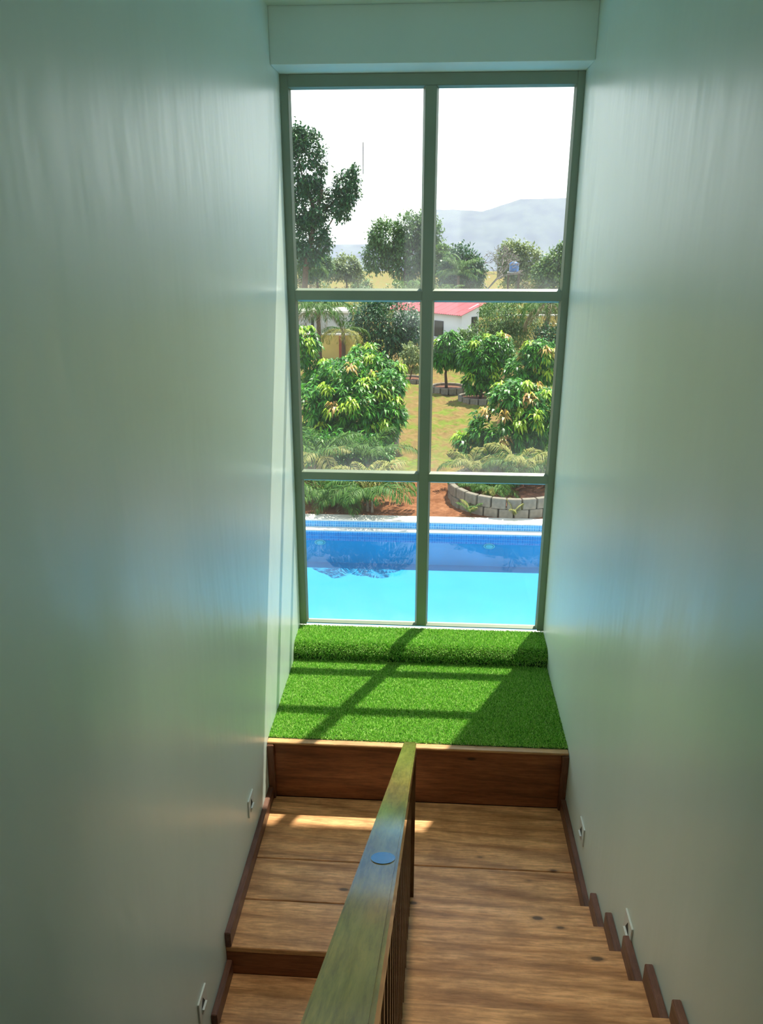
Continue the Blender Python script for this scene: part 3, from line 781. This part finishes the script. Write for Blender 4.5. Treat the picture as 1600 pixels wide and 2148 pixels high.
mango_tree('slim dark mango tree on a bare stem in mid lawn ring', (0.68, 27.2, G),
    [(0.75, 27.2, -0.75, 0.6, 0.55, 0.7), (0.4, 27.1, -1.2, 0.4, 0.4, 0.45), (1.15, 27.2, -1.15, 0.4, 0.4, 0.45)], 240, 5, 15)
mango_tree('airy mango tree with orange tips near the right jamb', (3.6, 21.6, G),
    [(3.7, 21.6, -0.2, 0.65, 0.6, 0.55), (3.1, 21.6, -0.75, 0.5, 0.5, 0.5), (4.0, 21.7, -0.75, 0.5, 0.5, 0.5), (3.3, 21.5, -1.25, 0.5, 0.45, 0.4)], 260, 16, 16, red=0.6)
leafy_tree('mango_sapling', 'thin pale sapling in ring beside the central mullion', (-0.95, 29.3, G),
    [(-0.95, 29.3, -1.35, 0.42, 0.4, 0.45), (-0.6, 29.3, -1.55, 0.3, 0.3, 0.35)], 700, 0.16, 0.045, 'paleleaf', 21, r0=0.03, lo=0.2)
leafy_tree('leafy_shrub', 'dense dark green round tree left of the white house', (-2.1, 33.0, G),
    [(-2.2, 33, -0.35, 1.5, 1.2, 1.25), (-3.0, 33, -0.2, 0.9, 0.9, 0.9), (-1.2, 33, -0.8, 0.85, 0.9, 1.0), (-2.0, 33, -1.3, 1.3, 1.0, 0.9)], 9000, 0.17, 0.04, 'darkleaf', 22)
leafy_tree('leafy_shrub', 'olive green feathery tree right of the white house', (3.7, 36.0, G),
    [(3.6, 36, -0.3, 1.15, 1.0, 0.9), (4.6, 36.2, -0.2, 0.9, 0.9, 0.9), (3.0, 35.8, -1.1, 0.8, 0.8, 0.8), (3.9, 35.9, -1.3, 1.2, 0.9, 0.8)], 9000, 0.16, 0.03, 'oliveleaf', 23)
leafy_tree('leafy_shrub', 'dark bush below the brown palm at the right jamb', (5.6, 32.0, G),
    [(5.5, 32, -1.1, 0.8, 0.8, 0.8), (6.2, 32, -1.2, 0.9, 0.8, 0.8)], 3500, 0.16, 0.04, 'darkleaf', 24)
leafy_tree('leafy_shrub', 'small dark bush before the white house wall', (1.7, 34.5, G),
    [(1.7, 34.5, -1.6, 0.75, 0.6, 0.75), (0.6, 34.5, -1.9, 0.5, 0.5, 0.45), (2.4, 34.3, -1.6, 0.5, 0.5, 0.6)], 4200, 0.16, 0.045, 'oliveleaf', 25)

leafy_tree('leafy_shrub', 'low dark green shrub under the broad left mango, behind the palms', (-2.6, 15.4, G),
    [(-3.0, 15.4, -2.1, 0.8, 0.5, 0.5), (-2.1, 15.5, -2.15, 0.7, 0.45, 0.45), (-1.5, 15.6, -2.3, 0.4, 0.35, 0.3)], 3200, 0.15, 0.035, 'mango', 26, r0=0.03)

# ------------------------------------------------------------------ palms by the pool and in the beds
def fan(n, a0, a1, el, L0, bd, mk, rng):
    return [(a0 + (a1-a0)*k/(max(1, n-1)) + rng.uniform(-8, 8), el + rng.uniform(-10, 12), L0*rng.uniform(0.85, 1.1), bd*rng.uniform(0.85, 1.2), mk) for k in range(n)]
R_ = random.Random(4)
palm('areca palm on two short stems at the pool edge', (-1.40, 11.62, G), 0.28,
     fan(15, 0, 335, 62, 1.45, 2.4, 'frond', R_) + fan(4, 20, 170, 76, 1.5, 1.8, 'frond_y', R_), 31, stems=2, stem_r=0.03)
palm('bushy green areca palm in the pool corner by the left jamb', (-2.62, 11.95, G), 0.06,
     fan(18, 0, 342, 62, 1.35, 2.3, 'frond', R_), 32, stems=3, stem_r=0.03)
palm('low dark areca palm between the two pool-edge palms', (-2.02, 12.1, G), 0.05,
     fan(13, 0, 335, 55, 1.15, 2.2, 'frond', R_) + fan(5, 190, 340, 25, 0.9, 1.7, 'frond_d', R_), 33, stems=2, stem_r=0.025)
palm('grey-green areca palm with pale tips under the broad left mango', (-2.9, 14.2, G), 0.35,
     fan(12, 0, 335, 64, 1.5, 2.0, 'frond', R_) + fan(4, 200, 340, 62, 1.4, 1.9, 'frond_y', R_), 34, stems=2)
palm('slender areca palm leaning over the lawn beside the left mango', (-1.6, 14.6, G), 0.3,
     fan(9, 0, 330, 66, 1.35, 1.7, 'frond', R_), 35, stems=2)
palm('areca palm with arching yellow fronds inside the wide block ring', (2.25, 13.0, G+0.2), 0.35,
     fan(8, 0, 340, 66, 1.35, 2.0, 'frond_y', R_) + fan(6, 30, 300, 55, 1.1, 2.1, 'frond', R_), 36, stems=2)
palm('sparse yellowing areca palm at the ring end of the red soil', (1.1, 13.5, G+0.2), 0.30,
     fan(7, 10, 330, 60, 1.05, 2.1, 'frond_y', R_) + fan(6, 0, 300, 50, 0.9, 2.0, 'frond', R_), 37, stems=2)
palm('green areca palm at the right edge of the wide block ring', (2.95, 13.1, G+0.2), 0.35,
     fan(11, 0, 335, 64, 1.3, 2.0, 'frond', R_), 38, stems=2)
palm('low green clump spilling across the middle of the wide block ring', (1.62, 12.5, G+0.22), 0.08,
     fan(18, 0, 345, 45, 0.75, 1.8, 'frond', R_) + fan(3, 230, 320, 40, 0.6, 1.6, 'frond_y', R_), 39, stems=1, stem_r=0.02, name='fern_clump', cat='fern')
palm('low green clump at the left inside the wide block ring', (1.15, 12.75, G+0.22), 0.06,
     fan(16, 0, 345, 50, 0.7, 1.8, 'frond', R_), 42, stems=1, stem_r=0.02, name='fern_clump', cat='fern')
palm('dark green clump at the back of the wide block ring', (2.1, 13.75, G+0.22), 0.1,
     fan(16, 0, 345, 58, 0.9, 1.8, 'frond', R_), 43, stems=1, stem_r=0.02, name='fern_clump', cat='fern')
bm = bmesh.new(); tube(bm, [(1.62, 12.35, G+0.30), (1.80, 12.05, G+0.27), (2.02, 11.72, G+0.33)], [0.014, 0.016, 0.012], 6)
tag(from_bm('dry_stick', bm, M['palebark'], None, True), 'pale dry stick lying inside the wide block ring', 'stick')
palm('small sprouting palm in front of the block ring', (1.02, 11.5, G), 0.06,
     fan(6, 20, 330, 68, 0.45, 1.2, 'frond', R_) + fan(3, 40, 300, 70, 0.45, 1.3, 'frond_y', R_), 40, stems=1, stem_r=0.014, name='palm_seedling', cat='palm')
palm('thin yellow palm seedling leaning on the block ring', (2.02, 11.32, G), 0.08,
     fan(5, 30, 320, 75, 0.5, 1.0, 'frond_y', R_), 41, stems=1, stem_r=0.012, name='palm_seedling', cat='palm')

palm('coconut palm with grey hanging fronds at the left jamb', (-5.1, 30.0, G), 3.1,
     fan(15, 0, 340, 28, 2.0, 2.2, 'frond', R_) + fan(4, 200, 340, -10, 1.7, 1.4, 'frond_d', R_), 51, name='coconut_palm', stem_r=0.11)
palm('short coconut palm with drooping yellow fronds by the ochre wall', (-4.1, 31.0, G), 2.0,
     fan(8, 180, 360, 25, 1.5, 2.4, 'frond_y', R_) + fan(5, 20, 160, 35, 1.5, 2.0, 'frond', R_), 52, name='coconut_palm', stem_r=0.1)
palm('coconut palm with brown hanging fronds and pale leaning trunk', (5.4, 33.5, G), 3.2,
     fan(10, 0, 340, 25, 2.0, 2.3, 'frond', R_) + fan(8, 170, 340, -15, 1.9, 1.5, 'frond_d', R_), 53, name='coconut_palm', stem_r=0.1, lean=(0.3, 0))
palm('coconut palm before the left tall tree at pane corner', (-9.0, 51.0, G), 4.1,
     fan(9, 0, 330, 65, 2.1, 1.7, 'frond', R_) + fan(9, 15, 340, 30, 2.1, 1.9, 'frond', R_), 54, name='coconut_palm', stem_r=0.13)
palm('coconut palm clump under the hills beside the mullion', (2.0, 60.0, G), 3.2,
     fan(10, 0, 330, 72, 2.4, 1.5, 'frond', R_) + fan(10, 15, 340, 35, 2.2, 1.9, 'frond', R_), 55, name='coconut_palm', stem_r=0.13)
palm('low coconut palm left of the clump under the hills', (0.9, 56.0, G), 1.6,
     fan(8, 0, 330, 68, 2.0, 1.6, 'frond', R_) + fan(7, 15, 340, 30, 1.9, 1.9, 'frond', R_), 56, name='coconut_palm', stem_r=0.12)
palm('grey coconut palm at the foot of the tall airy tree', (-1.6, 55.0, G), 1.8,
     fan(8, 0, 330, 70, 2.1, 1.6, 'frond', R_) + fan(8, 15, 340, 32, 2.0, 1.9, 'frond', R_), 57, name='coconut_palm', stem_r=0.12)
palm('bright young coconut palm before the pale field', (-5.7, 50.0, G), 1.6,
     fan(10, 0, 340, 48, 1.7, 1.9, 'frond_y', R_), 58, name='coconut_palm', stem_r=0.12)

# ------------------------------------------------------------------ far trees
leafy_tree('tall_tree', 'tall dark tree with a side bough at the left jamb', (-9.2, 50, G),
    [(-8.6, 50, 8.3, 1.3, 1.2, 2.0), (-8.5, 50, 5.6, 1.4, 1.3, 1.5), (-8.4, 50, 3.4, 1.3, 1.3, 1.6), (-5.95, 50, 6.6, 0.75, 0.8, 1.2), (-6.3, 50, 5.6, 0.7, 0.7, 1.0), (-5.6, 50, 7.2, 0.5, 0.5, 0.7), (-9.4, 50, 9.6, 0.9, 0.9, 1.0)], 15000, 0.20, 0.085, 'darkleaf', 61, r0=0.25)
leafy_tree('airy_tree', 'big airy grey-green tree crossing the central mullion', (-2.2, 70, G),
    [(-4.2, 70, 3.6, 1.7, 1.5, 1.5), (-2.2, 70, 4.2, 1.6, 1.5, 1.5), (-0.6, 70, 4.2, 1.1, 1.2, 1.3), (-5.3, 70, 1.8, 1.1, 1.2, 1.2), (-2.5, 70, 1.6, 2.2, 1.6, 1.6), (-0.3, 70, 1.8, 1.2, 1.2, 1.8)], 15000, 0.26, 0.09, 'midleaf', 62, r0=0.25)
leafy_tree('round_tree', 'hazy small round tree before the low left hill', (-9.2, 80, G),
    [(-9.2, 80, 0.7, 1.5, 1.2, 1.1), (-10.6, 80, 0.2, 1.0, 1.0, 0.9), (-8.4, 80, 0.0, 0.9, 0.9, 0.9)], 4000, 0.26, 0.10, 'paleleaf', 63, r0=0.15)
leafy_tree('round_tree', 'grey-green tree just right of the tall dark tree', (-11.4, 75, G),
    [(-12.2, 75, 0.9, 1.5, 1.2, 1.5), (-11.0, 75, 0.8, 0.9, 0.9, 1.0)], 4500, 0.26, 0.10, 'midleaf', 64, r0=0.15)
leafy_tree('round_tree', 'bright leaning tree right beside the mullion under the hills', (0.9, 68, G),
    [(0.8, 68, 1.7, 1.0, 1.0, 1.2), (0.5, 68, 0.4, 1.2, 1.0, 1.0)], 3600, 0.24, 0.09, 'oliveleaf', 65, r0=0.15)
leafy_tree('round_tree', 'pale domed tree behind the blue water tank', (8.3, 78, G),
    [(7.8, 78, 1.8, 1.35, 1.2, 1.4), (9.4, 78, 1.6, 1.2, 1.2, 1.3), (8.4, 78, 0.4, 1.8, 1.2, 1.0)], 7000, 0.24, 0.10, 'paleleaf', 66, r0=0.18)
leafy_tree('round_tree', 'leafy green tree at the far right of the top pane', (10.2, 64, G),
    [(10.2, 64, 1.3, 1.2, 1.0, 1.3), (9.2, 64, 0.6, 0.8, 0.8, 0.9), (11.0, 64, 2.2, 0.8, 0.8, 0.9), (10.2, 64, -0.4, 1.5, 1.0, 0.9)], 7000, 0.24, 0.10, 'oliveleaf', 67, r0=0.15)
rs_ = np.random.default_rng(77)
ORD = ('first', 'second', 'third', 'fourth', 'fifth', 'sixth', 'seventh', 'eighth')
KIND = (('midleaf', 'grey-green'), ('oliveleaf', 'olive green'), ('paleleaf', 'pale green'), ('frond_d', 'dry brown'))
for q in range(30):
    yy = 56 + 6*rs_.random() + 9*(q % 5); xx = -0.235*(yy+5.8)*0.9 + (q + rs_.random())/30*0.40*(yy+5.8)
    w = rs_.uniform(0.9, 1.5)
    leafy_tree('scrub_bush', KIND[q % 4][1] + ' low scrub bush, ' + ORD[q//4] + ' of its colour from the left on the far plain', (xx, yy, G),
               [(xx, yy, G+0.55*w, w, w*0.8, 0.7*w), (xx+0.8*w, yy, G+0.4*w, 0.7*w, 0.7*w, 0.5*w)],
               900, 0.24, 0.09, KIND[q % 4][0], 100+q, r0=0.05, cat='bush', group='scrub bushes on the far plain')
leafy_tree('dense_tree', 'dense blue-green tree behind the coconut clump under the hills', (2.6, 63.0, G),
    [(2.3, 63, 1.4, 1.2, 1.0, 1.5), (1.5, 63, 0.6, 0.9, 0.9, 1.2), (3.2, 63, 0.8, 1.0, 1.0, 1.2), (2.4, 63, -0.8, 1.9, 1.0, 1.1)], 9000, 0.24, 0.09, 'darkleaf', 68, r0=0.15)

# bare twiggy tree
rng = np.random.default_rng(80)
tw = empty('bare_tree', (4.9, 68.0, G)); tag(tw, 'bare twiggy tree between coconut clump and water tank', 'tree')
bm = bmesh.new()
def grow(p, d, L0, r, lev):
    q = p + d*L0
    tube(bm, [p, q], [r, r*0.7], 4)
    if lev == 0: return
    for _ in range(3):
        nd = (d + Vector(rng.normal(0, 0.55, 3))).normalized()
        if nd.z < -0.1: nd.z *= -0.5
        grow(q, nd, L0*0.78, max(0.022, r*0.62), lev-1)
grow(Vector((0, 0, 0)), Vector((0, 0, 1)), 1.7, 0.12, 5)
from_bm('trunk', bm, M['twig'], tw)

# ------------------------------------------------------------------ white house with red sheet roof
HC = (1.75, 42.0); HR = math.radians(-45)
hs = empty('house', (HC[0], HC[1], G), HR); tag(hs, 'white single-storey house with red sheet roof beyond the lawn', 'house')
HW, HD, HH = 6.0, 1.5, 1.85
box('wall', -HW, 0, 0, HD, -0.1, HH, M['housewall'], hs)
def hwin(x0, x1, z0, z1, name='window'):
    f = box(name, x0, x1, -0.05, 0.0, z0, z1, M['dark'], hs)
    box('pane', x0+0.04, x1-0.04, -0.06, -0.05, z0+0.04, z1-0.04, M['winglass'], f)
    box('bar', (x0+x1)/2-0.015, (x0+x1)/2+0.015, -0.065, -0.06, z0+0.04, z1-0.04, M['dark'], f)
    box('shelf', x0-0.06, x1+0.06, -0.10, 0.0, z0-0.07, z0-0.02, M['housewall'], f)
hwin(-2.25, -1.5, 0.35, 1.30); hwin(-4.9, -4.1, 0.35, 1.30)
d_ = box('door', 0.0, 0.04, 0.85, 1.35, 0.0, 1.60, M['dark'], hs)
box('door_panel', 0.04, 0.055, 0.90, 1.30, 0.05, 1.54, M['winglass'], d_)
# roof of overlapping red sheets, low at the front
rs = (0.55)/HD
for k in range(9):
    x0 = -HW-0.3 + k*(HW+0.65)/9; x1 = x0 + (HW+0.65)/9 + 0.02
    bm = bmesh.new()
    nn = 8
    for i in range(nn):
        u0_, u1_ = x0 + (x1-x0)*i/nn, x0 + (x1-x0)*(i+1)/nn
        z0_, z1_ = 0.02*math.cos(i*math.pi), 0.02*math.cos((i+1)*math.pi)
        q = [(u0_, -0.4, HH-0.07+z0_), (u1_, -0.4, HH-0.07+z1_), (u1_, HD+0.3, HH+0.55+z1_), (u0_, HD+0.3, HH+0.55+z0_)]
        a = [bm.verts.new(p) for p in q]; b = [bm.verts.new((p[0], p[1], p[2]-0.03)) for p in q]
        bm.faces.new(a); bm.faces.new(b[::-1])
        for j in range(4): bm.faces.new((a[j], b[j], b[(j+1) % 4], a[(j+1) % 4]))
    from_bm('roof_sheet', bm, M['roof'], hs)
prism = bmesh.new()
a = [prism.verts.new(p) for p in ((-0.12, 0, HH), (-0.12, HD, HH), (-0.12, HD, HH+0.48))]; b = [prism.verts.new((0.0, p.co.y, p.co.z)) for p in a]
prism.faces.new(a); prism.faces.new(b[::-1])
for i in range(3): prism.faces.new((a[i], b[i], b[(i+1) % 3], a[(i+1) % 3]))
bmesh.ops.recalc_face_normals(prism, faces=prism.faces)
from_bm('gable', prism, M['housewall'], hs)

# ochre compound wall, shed and red post at the left; ochre wall stretch at the right
cw = empty('compound_wall', (-5.2, 36.0, G), math.radians(-3)); tag(cw, 'yellow ochre compound wall with pale coping behind the left mangoes', 'wall')
box('wall_body', -2.5, 1.3, -0.1, 0.1, -0.1, 1.25, M['yellow'], cw); box('coping', -2.55, 1.35, -0.15, 0.15, 1.25, 1.32, M['coping'], cw)
pt = tag(box('gate_post', -4.85, -4.62, 35.5, 35.73, G-0.05, G+1.25, M['redpaint'], bev=0.02), 'dark red gate post before the yellow ochre wall', 'post')
sh = empty('shed', (-6.0, 38.6, G)); tag(sh, 'grey rendered shed behind the yellow ochre wall', 'shed')
box('wall_body', -1.8, 1.3, 0, 2.2, -0.1, 2.15, M['grey'], sh); box('roof_slab', -1.95, 1.45, -0.15, 2.35, 2.15, 2.27, M['coping'], sh)
f = box('door_leaf', -0.75, -0.6, -0.03, 0.0, 0.9, 1.9, M['dark'], sh)
cw2 = empty('compound_wall', (5.6, 42.0, G), math.radians(2)); tag(cw2, 'yellow ochre compound wall right of the olive tree', 'wall')
box('wall_body', -1.6, 4.0, -0.1, 0.1, -0.1, 1.75, M['yellow'], cw2); box('coping', -1.65, 4.05, -0.15, 0.15, 1.75, 1.83, M['coping'], cw2)

# blue water tank on a stand
wt = empty('water_tank', (7.75, 74.0, G)); tag(wt, 'small blue water tank on a stand under the hills', 'tank')
bm = bmesh.new()
pr_ = [(0.0, 2.95), (0.44, 2.95), (0.48, 3.1), (0.44, 3.15), (0.48, 3.35), (0.44, 3.4), (0.48, 3.6), (0.46, 3.75), (0.2, 3.88), (0.0, 3.88)]
rings = [[bm.verts.new((max(r, 0.002)*math.cos(2*math.pi*k/16), max(r, 0.002)*math.sin(2*math.pi*k/16), z)) for k in range(16)] for r, z in pr_]
for r1, r2 in zip(rings, rings[1:]):
    for k in range(16): bm.faces.new((r1[k], r1[(k+1) % 16], r2[(k+1) % 16], r2[k]))
bmesh.ops.recalc_face_normals(bm, faces=bm.faces)
from_bm('tank_body', bm, M['tank'], wt, True)
bm = bmesh.new(); bmesh.ops.create_cone(bm, cap_ends=True, segments=16, radius1=0.2, radius2=0.16, depth=0.12); bmesh.ops.translate(bm, vec=(0, 0, 3.93), verts=bm.verts)
tag(from_bm('lid', bm, M['plate'], wt), 'pale lid')
box('platform', -0.6, 0.6, -0.6, 0.6, 2.85, 2.95, M['grey'], wt)
for x in (-0.5, 0.5):
    for y in (-0.5, 0.5): box('leg', x-0.06, x+0.06, y-0.06, y+0.06, -0.05, 2.85, M['bark'], wt)
